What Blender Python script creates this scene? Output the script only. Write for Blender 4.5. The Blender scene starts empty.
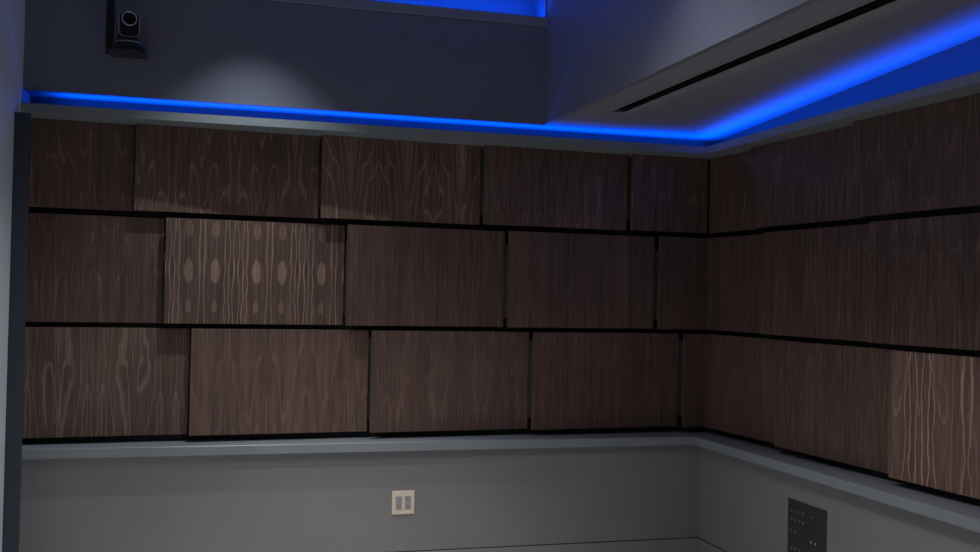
import bpy, bmesh, math, random
from mathutils import Vector, Matrix
scene = bpy.context.scene
C = scene.collection
# ------------------------------------------------------------------ camera
EYE = 1.5
yaw, pitch, roll = math.radians(15.9), math.radians(1.04), math.radians(1.157)
F = Vector((math.sin(yaw)*math.cos(pitch), math.cos(yaw)*math.cos(pitch), math.sin(pitch)))
R0 = Vector((math.cos(yaw), -math.sin(yaw), 0)); U0 = R0.cross(F)
Rv = R0*math.cos(roll) + U0*math.sin(roll); Uv = Rv.cross(F)
cd = bpy.data.cameras.new('camera'); cam = bpy.data.objects.new('camera', cd); C.objects.link(cam)
m = Matrix((Rv, Uv, -F)).transposed().to_4x4(); m.translation = (0, 0, EYE); cam.matrix_world = m
cd.sensor_width = 36.0; cd.lens = 36.0*1044/980; cd.clip_start = .05
scene.camera = cam
# ------------------------------------------------------------------ world, lights, exposure
w = bpy.data.worlds.new('world'); scene.world = w; w.use_nodes = True
w.node_tree.nodes['Background'].inputs[0].default_value = (.5, .6, .8, 1)
w.node_tree.nodes['Background'].inputs[1].default_value = .02
scene.view_settings.view_transform = 'Standard'; scene.view_settings.look = 'None'
scene.view_settings.gamma = 1; scene.view_settings.use_curve_mapping = False
scene.view_settings.exposure = 0.0

def area(name, loc, sx, sy, power, col, rot=(0, 0, 0), spread=180):
    l = bpy.data.lights.new(name, 'AREA'); l.shape = 'RECTANGLE'; l.size = sx; l.size_y = sy
    l.energy = power; l.color = col; l.spread = math.radians(spread)
    o = bpy.data.objects.new(name, l); o.location = loc; o.rotation_euler = rot; C.objects.link(o); return o
def spot(name, loc, power, col, deg, blend=.6, size=.03, rot=(0, 0, 0)):
    l = bpy.data.lights.new(name, 'SPOT'); l.energy = power; l.color = col
    l.spot_size = math.radians(deg); l.spot_blend = blend; l.shadow_soft_size = size
    o = bpy.data.objects.new(name, l); o.location = loc; o.rotation_euler = rot; C.objects.link(o); return o
PI = math.pi
WHITE = (1, .95, .92); BLUE = (.0, .085, 1)
area('tray_light', (.65, 2.8, 3.28), 1.0, 2.0, 11, WHITE, spread=130)         # dimmed ceiling lighting in the raised tray
spot('tray_downlight', (.72, 4.12, 3.27), 190, WHITE, 62, 1, .03)
spot('tray_downlight', (.95, 3.2, 3.27), 95, WHITE, 94, 1, .03)
spot('tray_downlight', (1.25, 3.40, 3.27), 32, (.95, .93, 1), 100, 1, .03)
spot('tray_downlight', (.1, 1.8, 3.27), 25, WHITE, 110, 1, .04)
spot('back_downlight', (.26, 4.78, 3.27), 88, (.86, .93, 1), 78, 1, .015)
# blue LED tape: light thrown up out of the coves
area('cove_led_right', (2.80, 3.15, 2.333), .012, 4.44, 15, BLUE, (PI, 0, 0), 150)
area('cove_led_back', (1.09, 5.38, 2.333), 3.46, .012, 10, BLUE, (PI, 0, 0), 150)
area('cove_led_upper', (1.02, 5.34, 2.96), 1.5, .02, 8.5, BLUE, (PI, 0, 0), 170)

# ------------------------------------------------------------------ materials
def mat(name, col, rough=.6, metal=0, noise=0, nscale=8, bump=0, bscale=200, spec=.5, emit=None, estr=0):
    mt = bpy.data.materials.new(name); mt.use_nodes = True; nt = mt.node_tree; b = nt.nodes['Principled BSDF']
    b.inputs['Base Color'].default_value = (*col, 1); b.inputs['Roughness'].default_value = rough
    b.inputs['Metallic'].default_value = metal; b.inputs['Specular IOR Level'].default_value = spec
    tc = nt.nodes.new('ShaderNodeTexCoord')
    n = nt.nodes.new('ShaderNodeTexNoise'); n.inputs['Scale'].default_value = nscale; n.inputs['Detail'].default_value = 5
    nt.links.new(tc.outputs['Object'], n.inputs['Vector'])
    r = nt.nodes.new('ShaderNodeValToRGB')
    k = noise
    r.color_ramp.elements[0].position = .3; r.color_ramp.elements[1].position = .7
    r.color_ramp.elements[0].color = (*[c*(1-k) for c in col], 1); r.color_ramp.elements[1].color = (*[min(1, c*(1+k)) for c in col], 1)
    nt.links.new(n.outputs['Fac'], r.inputs[0]); nt.links.new(r.outputs[0], b.inputs['Base Color'])
    if bump:
        n2 = nt.nodes.new('ShaderNodeTexNoise'); n2.inputs['Scale'].default_value = bscale; n2.inputs['Detail'].default_value = 3
        nt.links.new(tc.outputs['Object'], n2.inputs['Vector'])
        bp = nt.nodes.new('ShaderNodeBump'); bp.inputs['Strength'].default_value = bump; bp.inputs['Distance'].default_value = .002
        nt.links.new(n2.outputs['Fac'], bp.inputs['Height']); nt.links.new(bp.outputs[0], b.inputs['Normal'])
    if emit:
        b.inputs['Emission Color'].default_value = (*emit, 1); b.inputs['Emission Strength'].default_value = estr
    return mt
M = {}
M['paint'] = mat('grey_paint', (.275, .27, .265), .34, noise=.04, nscale=3, bump=.25, bscale=350, spec=.5)
M['dark_paint'] = mat('slate_blue_paint', (.215, .228, .285), .45, noise=.04, nscale=3, bump=.2, bscale=350)
M['cove'] = mat('cove_dim_paint', (.085, .09, .10), .6, noise=.05, nscale=4)  # colour darkened so the cove wall stays dim beside the LED tape
M['soffit'] = mat('soffit_paint', (.30, .30, .34), .6, noise=.03, nscale=3, bump=.15, bscale=350)
M['ledge'] = mat('ledge_paint', (.29, .325, .345), .36, noise=.05, nscale=5, bump=.1, bscale=300)
M['left'] = mat('pale_paint', (.84, .91, .92), .55, noise=.03, nscale=2, bump=.2, bscale=300)
M['board'] = mat('navy_painted_board', (.045, .06, .08), .5, noise=.06, nscale=4)
M['base'] = mat('baseboard_paint', (.28, .295, .29), .45, noise=.04, nscale=4)
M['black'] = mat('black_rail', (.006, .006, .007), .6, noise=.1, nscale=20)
M['backing'] = mat('backing_board', (.22, .23, .24), .7, noise=.06, nscale=6)
M['floor'] = mat('carpet', (.45, .45, .45), .95, noise=.25, nscale=120, bump=.6, bscale=400)  # unseen floor, made pale to bounce light up onto the soffit
M['white'] = mat('ceiling_white', (.3, .3, .31), .8, noise=.02)
M['flange'] = mat('diffuser_flange', (.34, .34, .36), .5, noise=.03)
M['slot'] = mat('diffuser_blade', (.010, .010, .013), .5, noise=.1)
M['plastic'] = mat('black_plastic', (.018, .02, .026), .28, noise=.1, nscale=30)
M['bezel'] = mat('glossy_trim', (.62, .63, .68), .25, metal=.3, noise=.03)
M['lens'] = mat('lens_glass', (.006, .008, .014), .05, noise=.05)
M['cream'] = mat('ivory_plastic', (.88, .78, .62), .35, noise=.02, nscale=30)
M['recept'] = mat('grey_receptacle', (.42, .39, .40), .4, noise=.05, nscale=60)
M['hole'] = mat('slot_black', (.02, .02, .02), .6, noise=.1)
M['plate'] = mat('black_anodised_plate', (.034, .038, .037), .45, noise=.08, nscale=10)
M['chrome'] = mat('connector_metal', (.55, .55, .56), .25, metal=1, noise=.05)
M['dimmetal'] = mat('connector_dark_metal', (.20, .20, .20), .35, metal=.5, noise=.05)
M['led'] = mat('led_tape', (.1, .2, .8), .5, noise=.02, emit=(0, .085, 1), estr=1.5)

def wood():
    mt = bpy.data.materials.new('walnut_veneer'); mt.use_nodes = True; nt = mt.node_tree; L = nt.links
    b = nt.nodes['Principled BSDF']
    def N(t, **k):
        n = nt.nodes.new(t)
        for a, v in k.items(): setattr(n, a, v)
        return n
    def math_(op, a, bb=None, c=None):
        n = N('ShaderNodeMath', operation=op)
        for i, v in enumerate((a, bb, c)):
            if v is None: continue
            if isinstance(v, (int, float)): n.inputs[i].default_value = v
            else: L.new(v, n.inputs[i])
        return n.outputs[0]
    def attr(nm): return N('ShaderNodeAttribute', attribute_type='OBJECT', attribute_name=nm).outputs['Fac']
    tc = N('ShaderNodeTexCoord'); sp = N('ShaderNodeSeparateXYZ'); L.new(tc.outputs['Object'], sp.inputs[0])
    x, z = sp.outputs['X'], sp.outputs['Z']
    seed, fig, per = attr('seed'), attr('figure'), attr('leaf')
    # book-matched veneer leaves: the coordinate folds back and forth with the leaf width
    xs = math_('ADD', x, math_('MULTIPLY', seed, .137))
    u = math_('PINGPONG', xs, per)
    leafn = math_('FLOOR', math_('DIVIDE', xs, math_('MULTIPLY', per, 2)))
    def comb(a, bb, c):
        n = N('ShaderNodeCombineXYZ')
        for i, v in enumerate((a, bb, c)):
            if isinstance(v, (int, float)): n.inputs[i].default_value = v
            else: L.new(v, n.inputs[i])
        return n.outputs[0]
    def noise(v, sc, det=2, rough=.5, dist=0):
        n = N('ShaderNodeTexNoise'); n.inputs['Scale'].default_value = sc; n.inputs['Detail'].default_value = det
        n.inputs['Roughness'].default_value = rough; n.inputs['Distortion'].default_value = dist
        L.new(v, n.inputs['Vector']); return n.outputs['Fac']
    v1 = comb(math_('MULTIPLY', u, math_('MULTIPLY', attr('grain'), 11)), math_('ADD', math_('MULTIPLY', seed, 3.71), math_('MULTIPLY', leafn, .05)), math_('MULTIPLY', z, .95))
    n1 = noise(v1, 1, 1.2, .45)
    n2 = noise(comb(math_('MULTIPLY', u, 90), seed, math_('MULTIPLY', z, 7)), 1, 2)
    n3 = noise(comb(math_('MULTIPLY', u, 22), math_('ADD', seed, 5.5), math_('MULTIPLY', z, 7.5)), 1, 1)
    nn = math_('ADD', n1, math_('ADD', math_('MULTIPLY', n2, .016), math_('MULTIPLY', n3, .065)))
    fr = math_('FRACT', math_('MULTIPLY', nn, 9.0))
    tri = math_('ABSOLUTE', math_('SUBTRACT', fr, .5))               # 0 at the centre of a line
    mr = N('ShaderNodeMapRange', interpolation_type='SMOOTHSTEP'); L.new(tri, mr.inputs[0])
    mr.inputs[1].default_value = .02; mr.inputs[2].default_value = .11; mr.inputs[3].default_value = 1; mr.inputs[4].default_value = 0
    # patches of pale wood (the almonds of the figure)
    mp = N('ShaderNodeMapRange', interpolation_type='SMOOTHSTEP'); L.new(nn, mp.inputs[0])
    mp.inputs[1].default_value = .66; mp.inputs[2].default_value = .69
    # leading figure of the boldest leaves: wavering line pairs at the folds and pale almonds between them
    kx = math_('DIVIDE', per, .165); ub = math_('DIVIDE', u, kx); rag = math_('MULTIPLY', math_('SUBTRACT', n2, .5), .004)
    pair = None
    for c, amp, wd in ((.011, .016, .0028), (.070, .03, .0018), (.112, .028, .0024), (.131, .02, .0028), (.153, .014, .0028)):
        wv = noise(comb(0.0, math_('ADD', seed, c*90), math_('MULTIPLY', z, 4.5)), 1, 1.8)
        ctr = math_('ADD', math_('MULTIPLY', math_('SUBTRACT', wv, .5), amp*2.2), c)
        dd = math_('ABSOLUTE', math_('ADD', math_('SUBTRACT', ub, ctr), rag))
        g = N('ShaderNodeMapRange', interpolation_type='SMOOTHSTEP'); L.new(dd, g.inputs[0])
        g.inputs[1].default_value = wd*.3; g.inputs[2].default_value = wd*1.5; g.inputs[3].default_value = 1 if wd > .002 else .45; g.inputs[4].default_value = 0
        pair = g.outputs[0] if pair is None else math_('MAXIMUM', pair, g.outputs[0])
    alm = None
    for cz, hz, hw in ((.262, .068, .026), (.47, .05, .020), (.085, .035, .016)):
        ex = math_('DIVIDE', math_('SUBTRACT', math_('ADD', ub, math_('MULTIPLY', rag, 2.5)), .064), hw)
        ez = math_('DIVIDE', math_('ADD', math_('SUBTRACT', z, cz), math_('MULTIPLY', rag, 7)), hz)
        d2 = math_('ADD', math_('MULTIPLY', ex, ex), math_('MULTIPLY', ez, ez))
        g = N('ShaderNodeMapRange', interpolation_type='SMOOTHSTEP'); L.new(d2, g.inputs[0])
        g.inputs[1].default_value = .55; g.inputs[2].default_value = .95; g.inputs[3].default_value = .75 if hz > .06 else .5; g.inputs[4].default_value = 0
        alm = g.outputs[0] if alm is None else math_('MAXIMUM', alm, g.outputs[0])
    fine = noise(comb(math_('MULTIPLY', u, 330), seed, math_('MULTIPLY', z, 5)), 1, 3, .6)
    streak = noise(comb(math_('MULTIPLY', xs, 42), seed, math_('MULTIPLY', z, 1.2)), 1, 4, .6)
    broad = noise(comb(math_('MULTIPLY', xs, 3), seed, math_('MULTIPLY', z, 1.5)), 1, 1)
    lines = math_('MULTIPLY', math_('ADD', mr.outputs[0], math_('MULTIPLY', mp.outputs[0], .6)), fig)
    lines = math_('MAXIMUM', lines, math_('MAXIMUM', math_('MULTIPLY', pair, attr('pair')), math_('MULTIPLY', alm, attr('almond'))))
    lines = math_('MULTIPLY', lines, math_('ADD', .55, math_('MULTIPLY', fine, .9)))
    bse = math_('ADD', math_('MULTIPLY', math_('SUBTRACT', fine, .5), 1.9), math_('MULTIPLY', math_('SUBTRACT', streak, .5), 1.1))
    bse = math_('ADD', math_('ADD', bse, math_('MULTIPLY', math_('SUBTRACT', broad, .5), .5)), 1.0)
    cr = N('ShaderNodeMix', data_type='RGBA'); cr.clamp_factor = True
    cr.inputs['A'].default_value = (.155, .096, .074, 1); cr.inputs['B'].default_value = (.40, .262, .212, 1)
    L.new(lines, cr.inputs['Factor'])
    sc = N('ShaderNodeVectorMath', operation='SCALE'); L.new(cr.outputs['Result'], sc.inputs[0])
    L.new(math_('MULTIPLY', bse, attr('tone')), sc.inputs['Scale'])
    L.new(sc.outputs[0], b.inputs['Base Color'])
    b.inputs['Roughness'].default_value = .5; b.inputs['Specular IOR Level'].default_value = .35
    bp = N('ShaderNodeBump'); bp.inputs['Strength'].default_value = .15; bp.inputs['Distance'].default_value = .001
    L.new(fine, bp.inputs['Height']); L.new(bp.outputs[0], b.inputs['Normal'])
    return mt
M['wood'] = wood()

# ------------------------------------------------------------------ helpers
def add_box(bm, x0, x1, y0, y1, z0, z1, bev=0):
    vs = [bm.verts.new((x, y, z)) for z in (z0, z1) for y in (y0, y1) for x in (x0, x1)]
    fs = [(0, 2, 3, 1), (4, 5, 7, 6), (0, 1, 5, 4), (2, 6, 7, 3), (0, 4, 6, 2), (1, 3, 7, 5)]
    faces = [bm.faces.new([vs[i] for i in f]) for f in fs]
    if bev:
        es = list({e for f in faces for e in f.edges})
        bmesh.ops.bevel(bm, geom=es, offset=bev, segments=1, affect='EDGES')
def add_prism(bm, pts, axis, a, b_):
    """extrude a 2-D outline along an axis ('x','y','z') from a to b"""
    def P(p, t):
        return {'x': (t, p[0], p[1]), 'y': (p[0], t, p[1]), 'z': (p[0], p[1], t)}[axis]
    A = [bm.verts.new(P(p, a)) for p in pts]; B = [bm.verts.new(P(p, b_)) for p in pts]
    bm.faces.new(A); bm.faces.new(B[::-1])
    n = len(pts)
    for i in range(n): bm.faces.new((A[i], B[i], B[(i+1) % n], A[(i+1) % n]))
def add_lathe(bm, prof, cen, axis='z', seg=32):
    """profile of (radius, height) spun round an axis through cen"""
    rings = []
    for r, h in prof:
        ring = []
        for i in range(seg):
            a = 2*PI*i/seg; c, s = r*math.cos(a), r*math.sin(a)
            o = {'z': (c, s, h), 'y': (c, h, s), 'x': (h, c, s)}[axis]
            ring.append(bm.verts.new(Vector(cen)+Vector(o)))
        rings.append(ring)
    for a, b_ in zip(rings, rings[1:]):
        for i in range(seg): bm.faces.new((a[i], a[(i+1) % seg], b_[(i+1) % seg], b_[i]))
    bm.faces.new(rings[0]); bm.faces.new(rings[-1])
def obj(name, bm, mt, parent=None, smooth=False):
    bmesh.ops.recalc_face_normals(bm, faces=bm.faces[:])
    me = bpy.data.meshes.new(name); bm.to_mesh(me); bm.free(); me.materials.append(mt)
    if smooth:
        for p in me.polygons: p.use_smooth = True
        me.set_sharp_from_angle(angle=math.radians(35))
    o = bpy.data.objects.new(name, me); C.objects.link(o)
    if parent: o.parent = parent
    return o
def box(name, b_, mt, parent=None, bev=0):
    bm = bmesh.new(); add_box(bm, *b_, bev); return obj(name, bm, mt, parent)
def struct(o, label, cat):
    o['kind'] = 'structure'; o['label'] = label; o['category'] = cat; return o
def thing(name, label, cat, loc, rotz=0, group=None):
    o = bpy.data.objects.new(name, None); o.empty_display_size = .05; C.objects.link(o)
    o.location = loc; o.rotation_euler = (0, 0, rotz); o['label'] = label; o['category'] = cat
    if group: o['group'] = group
    return o

# key dimensions (metres)
XL = -.78                      # left wall face
YB, XR = 5.285, 2.735          # lower wall faces
YP, XP = 5.37, 2.806           # proud edges of the wood panels
YK, XK = 5.475, 2.915            # backing board behind the panels
YW, XW = 5.485, 2.915          # wall behind the light cove
YL, XLIP = 5.21, 2.712         # front of the cove lip
YF, XS = 5.26, 1.79            # fascia and side face of the raised tray
ZS = 2.42                      # soffit
ZT = 3.30                      # ceiling of the tray
YN = -2.0                      # wall behind the camera

# ------------------------------------------------------------------ setting
struct(box('floor', (XL-.1, 3.1, YN-.1, 5.7, -.1, 0), M['floor']), 'light grey carpeted floor', 'floor')
struct(box('wall_left', (XL-.1, XL, YN-.1, 5.7, 0, ZT), M['left']), 'pale blue-grey side wall at the left edge', 'wall')
struct(box('wall_front', (XL, 3.1, YN-.1, YN, 0, ZT), M['paint']), 'plain grey wall opposite the wood panelling', 'wall')
bm = bmesh.new()
add_box(bm, XL, XR, YB, 5.60, 0, .70)
wall_back = struct(obj('wall_back', bm, M['paint']), 'grey lower back wall with staggered dark walnut panels above its ledge', 'wall')
box('backing_board', (XL, XK, YK, 5.60, .70, 2.30), M['backing'], wall_back)
bm = bmesh.new()
add_box(bm, XR, 3.05, YN, 5.60, 0, .70)
wall_right = struct(obj('wall_right', bm, M['paint']), 'grey lower right wall with staggered dark walnut panels above its ledge', 'wall')
box('backing_board', (XK, 3.05, YN, 5.60, .70, 2.30), M['backing'], wall_right)
box('cove_wall', (XL, XW, YW, 5.60, 2.30, 2.62), M['cove'], wall_back)
box('cove_wall', (XW, 3.05, YN, 5.60, 2.30, 2.95), M['cove'], wall_right)
# ledge that caps the lower wall
bm = bmesh.new(); add_box(bm, XL, 2.69, 5.25, 5.50, .694, .741, .003)
struct(obj('trim_1', bm, M['ledge']), 'painted blue-grey ledge under the panels of the back wall', 'ledge')
bm = bmesh.new(); add_box(bm, 2.69, 2.94, YN, 5.50, .694, .741, .003)
struct(obj('trim_2', bm, M['ledge']), 'painted blue-grey ledge under the panels of the right wall', 'ledge')
# lip of the light cove
bm = bmesh.new(); add_prism(bm, [(YL, 2.303), (YL, 2.343), (YL+.012, 2.343), (YL+.012, 2.315), (YW, 2.315), (YW, 2.303)], 'x', XL, XLIP)
struct(obj('trim_3', bm, M['ledge']), 'grey cove lip above the back wall panels', 'trim')
bm = bmesh.new(); add_prism(bm, [(XLIP, 2.303), (XLIP, 2.343), (XLIP+.012, 2.343), (XLIP+.012, 2.315), (XW, 2.315), (XW, 2.303)], 'y', YN, YW)
struct(obj('trim_4', bm, M['ledge']), 'grey cove lip above the right wall panels', 'trim')
# baseboards
bm = bmesh.new(); add_box(bm, XL, XR, YB-.006, YB, 0, .173, .001)
base_b = struct(obj('baseboard_back', bm, M['base']), 'grey baseboard of the back wall', 'baseboard')
bm = bmesh.new(); add_box(bm, XR-.006, XR, YN, YB, 0, .173, .001)
base_r = struct(obj('baseboard_right', bm, M['base']), 'grey baseboard of the right wall', 'baseboard')

box('shadow_strip', (XL, XR, YB-.0015, YB, .173, .178), M['black'], base_b)  # flat black strips standing in for the shaded groove above the baseboards
box('shadow_strip', (XR-.0015, XR, YN, YB, .173, .178), M['black'], base_r)

# ceiling: soffit with the slot opening, warped strip over the cove, raised tray
SX0, SX1, SY = 1.965, 2.035, 4.79
bm = bmesh.new()
add_box(bm, XS, SX0, YN, YF, ZS, ZS+.03); add_box(bm, SX0, SX1, SY, YF, ZS, ZS+.03); add_box(bm, SX1, 2.12, YN, YF, ZS, ZS+.03)
add_box(bm, XL, 2.12, YF, YW, ZS, ZS+.03)
nx, ny = 8, 24; grid = []
ys = [YW + (YN-YW)*j/ny for j in range(ny+1)]
for y in ys:
    row = []
    rise = .0577*(min(YW, 5.485)-max(y, 1.5))
    for i in range(nx+1):
        t = i/nx; x = 2.12 + (XW-2.12)*t
        row.append(bm.verts.new((x, y, ZS + rise*t)))
    grid.append(row)
for a, b_ in zip(grid, grid[1:]):
    for i in range(nx): bm.faces.new((a[i], a[i+1], b_[i+1], b_[i]))
ceiling = struct(obj('ceiling', bm, M['soffit']), 'grey lowered ceiling soffit along the right and back walls', 'ceiling')
bm = bmesh.new(); add_box(bm, XL, 3.05, YN, 5.7, ZT, ZT+.1)
box('tray_ceiling', (XL, 3.05, YN, 5.7, ZT, ZT+.1), M['white'], ceiling); bm.free()
box('tray_fascia', (XL, XS, YF-.003, YF+.03, ZS-.008, 2.932), M['dark_paint'], ceiling)
box('tray_side', (XS-.003, XS+.03, YN, YF-.003, ZS-.0015, ZT), M['dark_paint'], ceiling)
box('tray_side', (XS-.003, XS+.03, YF+.03, 5.56, 2.62, ZT), M['dark_paint'], ceiling)
box('upper_cove_floor', (XL, XS, YF+.03, 5.50, 2.90, 2.932), M['dark_paint'], ceiling)
box('upper_cove_wall', (XL, XS, 5.50, 5.56, 2.62, ZT), M['dark_paint'], ceiling)
bm = bmesh.new(); add_box(bm, XL, XS, YF-.012, YF+.03, 2.935, 2.985, .002)
struct(obj('trim_5', bm, M['ledge']), 'narrow grey rail along the top of the back fascia', 'trim')

# ------------------------------------------------------------------ black hanging rails behind the panels
for z0, z1 in ((1.775, 1.925), (1.262, 1.375), (.741, .83)):
    box('hanging_rail', (XL, 2.86, 5.456, YK, z0, z1), M['black'], wall_back)
    box('hanging_rail', (2.893, XK, YN, 5.44, z0, z1), M['black'], wall_right)

# ------------------------------------------------------------------ wood panels
ROWS = [(1.878, 2.302), (1.328, 1.848), (.775, 1.303)]
TILT = .06; PW, PWR, T = .891, .888, .020
meshes = {}
def panel_mesh(wd, ht):
    k = (round(wd, 3), round(ht, 3))
    if k not in meshes:
        bm = bmesh.new(); add_box(bm, 0, wd, 0, T, 0, ht, .0012)
        bmesh.ops.recalc_face_normals(bm, faces=bm.faces[:])
        me = bpy.data.meshes.new('wood_panel'); bm.to_mesh(me); bm.free(); me.materials.append(M['wood']); meshes[k] = me
    return meshes[k]
def panel(parent, p0, p1, z, ht, seed, fig, leaf, tone, label=None, grain=1.0):
    d = Vector((p1[0]-p0[0], p1[1]-p0[1]))
    o = bpy.data.objects.new('wood_panel', panel_mesh(d.length, ht)); C.objects.link(o)
    o.location = (p0[0], p0[1], z); o.rotation_euler = (0, 0, math.atan2(d.y, d.x)); o.parent = parent
    o['seed'] = float(seed); o['figure'] = float(fig); o['leaf'] = float(leaf); o['tone'] = float(tone); o['grain'] = float(grain)
    o['pair'], o['almond'] = BOLD.get(seed, (0.0, 0.0))
    if label: o['label'] = label
    return o
GAP = .008
BOLD = {8.35: (1.15, 1.2), 33.4: (.85, .0), 3.3: (.35, .0), 11.2: (.3, .0)}
GRAIN = {8.35: .72, 33.4: .55, 11.2: .6, 3.3: .7, 2.0: .8, 12.6: .7}
# proud left edges of the panels on the back wall, row by row; None = remnant starting at the left wall
backs = [
    [(-.283-PW, 1.0, .35, .16, .95, None), (-.283, 2.0, .55, .15, 1.0, None), (.624, 3.3, .65, .15, 1.0, 'walnut panel with wavy pale grain lines'), (1.49, 4.1, .3, .12, 1.0, None), (2.346, 5.2, .3, .10, 1.0, None)],
    [(-.131-PW, 6.4, .22, .14, .85, None), (-.131, 8.35, .12, .165, .90, 'walnut panel with bold pale almond-shaped figure'), (.764, 8.6, .12, .12, 1.0, None), (1.635, 9.5, .10, .11, .95, None), (2.52, 10.1, .10, .10, .9, None)],
    [(.002-PW, 11.2, .5, .17, .95, 'walnut panel with looping pale grain'), (.002, 12.6, .22, .10, 1.2, None), (.902, 13.1, .18, .12, 1.05, None), (1.784, 14.7, .08, .10, .95, None), (2.681, 15.2, .08, .10, .9, None)],
]
for (z0, z1), row in zip(ROWS, backs):
    for i, (x, seed, fig, leaf, tone, lab) in enumerate(row):
        xe = row[i+1][0]-GAP if i+1 < len(row) else 2.824
        yl = lambda q: YP + TILT*(q-x)/PW
        xs = max(x, XL+.004)
        panel(wall_back, (xs, yl(xs)), (xe, yl(xe)), z0, z1-z0, seed, fig, leaf, tone, lab, GRAIN.get(seed, 1.0))
rights = [
    [(4.90+PWR, 21.2, .3, .10, 1.0, None), (4.90, 22.4, .3, .10, 1.0, None), (4.01, 23.1, .3, .11, 1.0, None), (3.12, 24.4, .3, .12, 1.0, None), (2.23, 25.5, .3, .12, 1.0, None)],
    [(4.77+PWR, 26.2, .15, .10, .9, None), (4.77, 27.7, .22, .12, .95, None), (3.885, 28.3, .25, .12, 1.0, None), (3.0, 29.4, .3, .12, 1.0, None), (2.11, 30.5, .3, .12, 1.0, None)],
    [(4.625+PWR, 31.2, .15, .10, .95, None), (4.625, 32.1, .2, .11, .95, None), (3.738, 33.4, .35, .25, 1.45, 'walnut panel with broad pale flame figure'), (2.85, 34.4, .4, .12, 1.1, None), (1.96, 35.5, .3, .12, 1.0, None)],
]
for (z0, z1), row in zip(ROWS, rights):
    for i, (y, seed, fig, leaf, tone, lab) in enumerate(row):
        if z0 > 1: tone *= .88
        ye = row[i+1][0]+.006 if i+1 < len(row) else y-PWR+.006
        xl = lambda q: XP + TILT*(y-q)/PWR
        ys_ = min(y, 5.394)
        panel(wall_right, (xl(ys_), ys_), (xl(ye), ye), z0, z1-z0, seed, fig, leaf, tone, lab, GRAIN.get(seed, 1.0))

# ------------------------------------------------------------------ dark board at the left end of the panelling
bm = bmesh.new(); add_box(bm, XL, -.713, 5.04, 5.065, 0, 2.272, .002)
struct(obj('trim_6', bm, M['board']), 'dark navy vertical board closing the left end of the panelling', 'trim')

# ------------------------------------------------------------------ linear slot diffuser in the soffit
t = thing('slot_diffuser', 'long black linear slot diffuser with grey flanges in the lowered soffit', 'air vent', (2.0, 2.0, ZS))
y0, y1 = -1.5-2.0, SY-2.0
def flange(x0, x1):
    bm = bmesh.new(); add_box(bm, x0, x1, y0, y1, -.004, -.0005, .0012); obj('flange', bm, M['flange'], t)
flange(-.044, -.031); flange(.031, .085)
bm = bmesh.new(); add_box(bm, -.044, .085, y1-.001, y1+.012, -.004, -.0005, .001); obj('end_flange', bm, M['flange'], t)
bm = bmesh.new()
add_box(bm, -.034, -.031, y0, y1-.002, -.003, .06); add_box(bm, .031, .034, y0, y1-.002, -.003, .06); add_box(bm, -.034, .034, y0, y1-.002, .058, .061)
obj('plenum', bm, M['slot'], t)
for x in (-.010, .012):
    bm = bmesh.new(); add_prism(bm, [(x-.002, .004), (x+.002, .004), (x+.010, .05), (x+.006, .05)], 'y', y0, y1-.003); obj('blade', bm, M['slot'], t)

# ------------------------------------------------------------------ LED tapes
def tape(name, b_, lab):
    o = box(name, b_, M['led']); o['label'] = lab; o['category'] = 'LED strip'; o['group'] = 'blue LED strips in the ceiling coves'
tape('led_strip', (-.70, 2.81, 5.374, 5.386, 2.3155, 2.319), 'blue LED strip glowing in the cove above the back wall panels')
tape('led_strip', (2.794, 2.806, 1.0, 5.37, 2.3155, 2.319), 'blue LED strip glowing in the cove above the right wall panels')
tape('led_strip', (-.7, 1.75, 5.334, 5.346, 2.9325, 2.936), 'blue LED strip in the upper cove behind the high fascia rail')

# ------------------------------------------------------------------ conference camera on its wall bracket
CX, CY, CZ = -.316, 5.135, 2.604
t = thing('camera_bracket', 'black wall bracket shelf carrying the conference camera on the dark fascia', 'bracket', (CX, YF, CZ))
bm = bmesh.new(); add_prism(bm, [(-.085, 0), (.08, 0), (.08, -.15), (.045, -.195), (-.045, -.195), (-.085, -.15)], 'z', -.008, 0); obj('shelf', bm, M['plastic'], t)
bm = bmesh.new(); add_box(bm, CX-.108, CX-.072, YF-.012, YF, CZ+.004, 2.93, .002)
o = obj('cable_raceway', bm, M['plastic']); o['label'] = 'dark vertical cable raceway on the fascia behind the conference camera'; o['category'] = 'cable cover'
t = thing('conference_camera', 'black pan-tilt conference camera with round lens on the wall bracket', 'camera', (CX, CY, CZ), math.radians(8))
bm = bmesh.new(); add_lathe(bm, [(.064, 0), (.070, .004), (.070, .026), (.066, .032)], (0, 0, 0)); obj('base', bm, M['plastic'], t, True)
bm = bmesh.new(); add_lathe(bm, [(.066, .0322), (.0675, .034), (.066, .036)], (0, 0, 0)); obj('base_ring', bm, M['bezel'], t, True)
bm = bmesh.new(); add_lathe(bm, [(.062, .036), (.060, .046), (.050, .056), (.030, .062)], (0, 0, 0)); obj('turntable', bm, M['plastic'], t, True)
bm = bmesh.new(); add_lathe(bm, [(.0022, -.0716), (.0022, -.068)], (.012, 0, .018), 'y', 12); obj('indicator', bm, M['chrome'], t)
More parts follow.
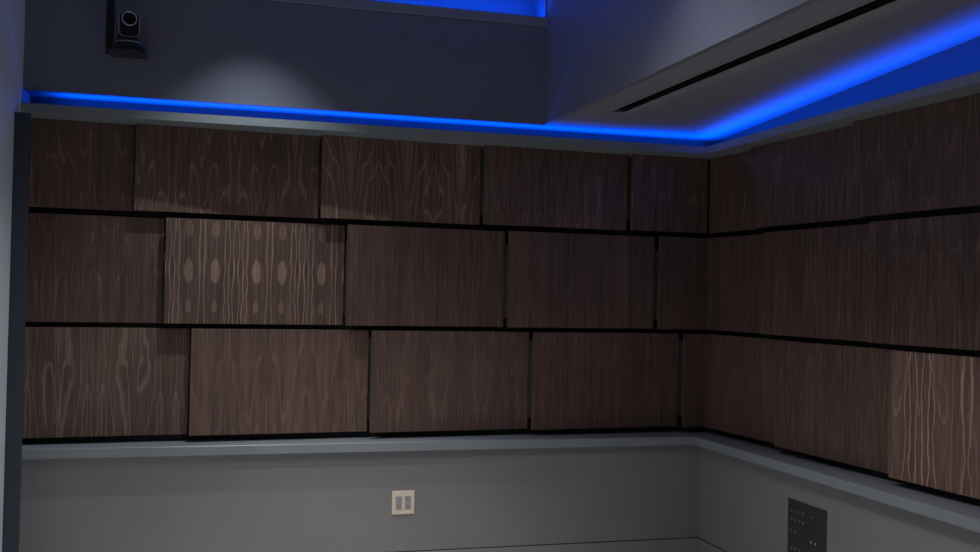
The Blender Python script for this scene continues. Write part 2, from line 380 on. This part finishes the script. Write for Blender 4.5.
# U-shaped yoke: a swept band
def yoke_path(w_, zb, zt, r, n=8):
    pts = [(-w_, zt)]
    for i in range(n+1):
        a = PI + PI/2*i/n; pts.append((-w_+r+r*math.cos(a), zb+r+r*math.sin(a)))
    for i in range(n+1):
        a = 1.5*PI + PI/2*i/n; pts.append((w_-r+r*math.cos(a), zb+r+r*math.sin(a)))
    pts.append((w_, zt)); return pts
def band(name, wo, th, zb, zt, r, ya, yb, mt):
    o_ = yoke_path(wo, zb, zt, r); i_ = yoke_path(wo-th, zb+th, zt, max(.004, r-th))
    bm = bmesh.new(); A = []
    for p, q in zip(o_, i_):
        A.append([bm.verts.new((p[0], ya, p[1])), bm.verts.new((q[0], ya, q[1])), bm.verts.new((q[0], yb, q[1])), bm.verts.new((p[0], yb, p[1]))])
    for a, b_ in zip(A, A[1:]):
        for k in range(4): bm.faces.new((a[k], a[(k+1) % 4], b_[(k+1) % 4], b_[k]))
    bm.faces.new(A[0]); bm.faces.new(A[-1][::-1]); return obj(name, bm, mt, t, True)
band('yoke', .046, .009, .060, .160, .024, -.034, .034, M['plastic'])
band('yoke_trim', .0475, .0038, .0585, .158, .025, -.0395, -.0342, M['bezel'])
bm = bmesh.new(); add_lathe(bm, [(.027, .038), (.033, .030), (.0335, .0), (.0335, -.030), (.032, -.040)], (0, 0, .142), 'y')
add_prism(bm, [(-.033, .076), (.033, .076), (.033, .142), (-.033, .142)], 'y', -.024, .028); obj('head', bm, M['plastic'], t, True)
bm = bmesh.new()
seg = 40; rr = [(.0340, -.040), (.0340, -.047), (.0320, -.049), (.0290, -.047), (.0290, -.040)]
rings = [[bm.verts.new((r*math.cos(2*PI*i/seg), y, .142+r*math.sin(2*PI*i/seg))) for i in range(seg)] for r, y in rr]
for a, b_ in zip(rings, rings[1:]+rings[:1]):
    for i in range(seg): bm.faces.new((a[i], a[(i+1) % seg], b_[(i+1) % seg], b_[i]))
obj('lens_ring', bm, M['bezel'], t, True)
bm = bmesh.new(); add_lathe(bm, [(.0288, -.0405), (.0288, -.043), (.022, -.0455), (.010, -.047), (.002, -.0475)], (0, 0, .142), 'y'); obj('lens', bm, M['lens'], t, True)

# ------------------------------------------------------------------ two-gang outlet on the back wall
t = thing('wall_outlet', 'cream two-gang power outlet on the grey lower back wall', 'outlet', (1.0665, YB, .4275))
bm = bmesh.new(); add_box(bm, -.058, .058, -.006, 0, -.060, .060, .002); obj('plate', bm, M['cream'], t)
for sx in (-.0235, .0235):
    bm = bmesh.new(); add_box(bm, sx-.0165, sx+.0165, -.0085, -.0055, -.0335, .0335, .001); r = obj('receptacle', bm, M['recept'], t)
    bm = bmesh.new()
    for sz in (-.017, .017):
        add_box(bm, sx-.0075, sx-.0050, -.0090, -.0084, sz-.001, sz+.008)
        add_box(bm, sx+.0045, sx+.0065, -.0090, -.0084, sz-.001, sz+.006)
        add_lathe(bm, [(.0026, -.0090), (.0026, -.0084)], (sx, 0, sz-.008), 'y', 12)
    obj('socket_slots', bm, M['hole'], r)
    for sz in (-.049, .049):
        bm = bmesh.new(); add_lathe(bm, [(.0028, -.0070), (.0032, -.0058)], (sx, 0, sz), 'y', 14); obj('screw', bm, M['cream'], t)

# ------------------------------------------------------------------ connector plate on the right wall
t = thing('connector_plate', 'black audio-visual connector plate on the grey lower right wall', 'wall plate', (XR, 4.2145, .571))
PH = .36
bm = bmesh.new(); add_box(bm, -.005, 0, -.1545, .1545, -PH, 0, .0015); obj('plate', bm, M['plate'], t)
def conn(u, v, r, mt, name='connector'):
    y = .1545-.309*u
    bm = bmesh.new(); add_lathe(bm, [(r, -.0045), (r, -.010), (r*.72, -.0115), (r*.66, -.007), (r*.1, -.007)], (0, y, -v), 'x', 20)
    obj(name, bm, mt, t, True)
for u in (.12, .22, .33, .43, .66): conn(u, .050, .0085, M['dimmetal'])
for u in (.12, .22, .33, .43): conn(u, .092, .0085, M['dimmetal'])
for u in (.12, .22): conn(u, .147, .0085, M['dimmetal'])
for u in (.65, .76): conn(u, .163, .0075, M['chrome'], 'metal_connector')
for u in (.12, .22, .33, .43, .65, .76): conn(u, .225, .0085, M['dimmetal'])
for u in (.04, .96):
    for v in (.012, PH-.012): conn(u, v, .004, M['dimmetal'], 'screw')
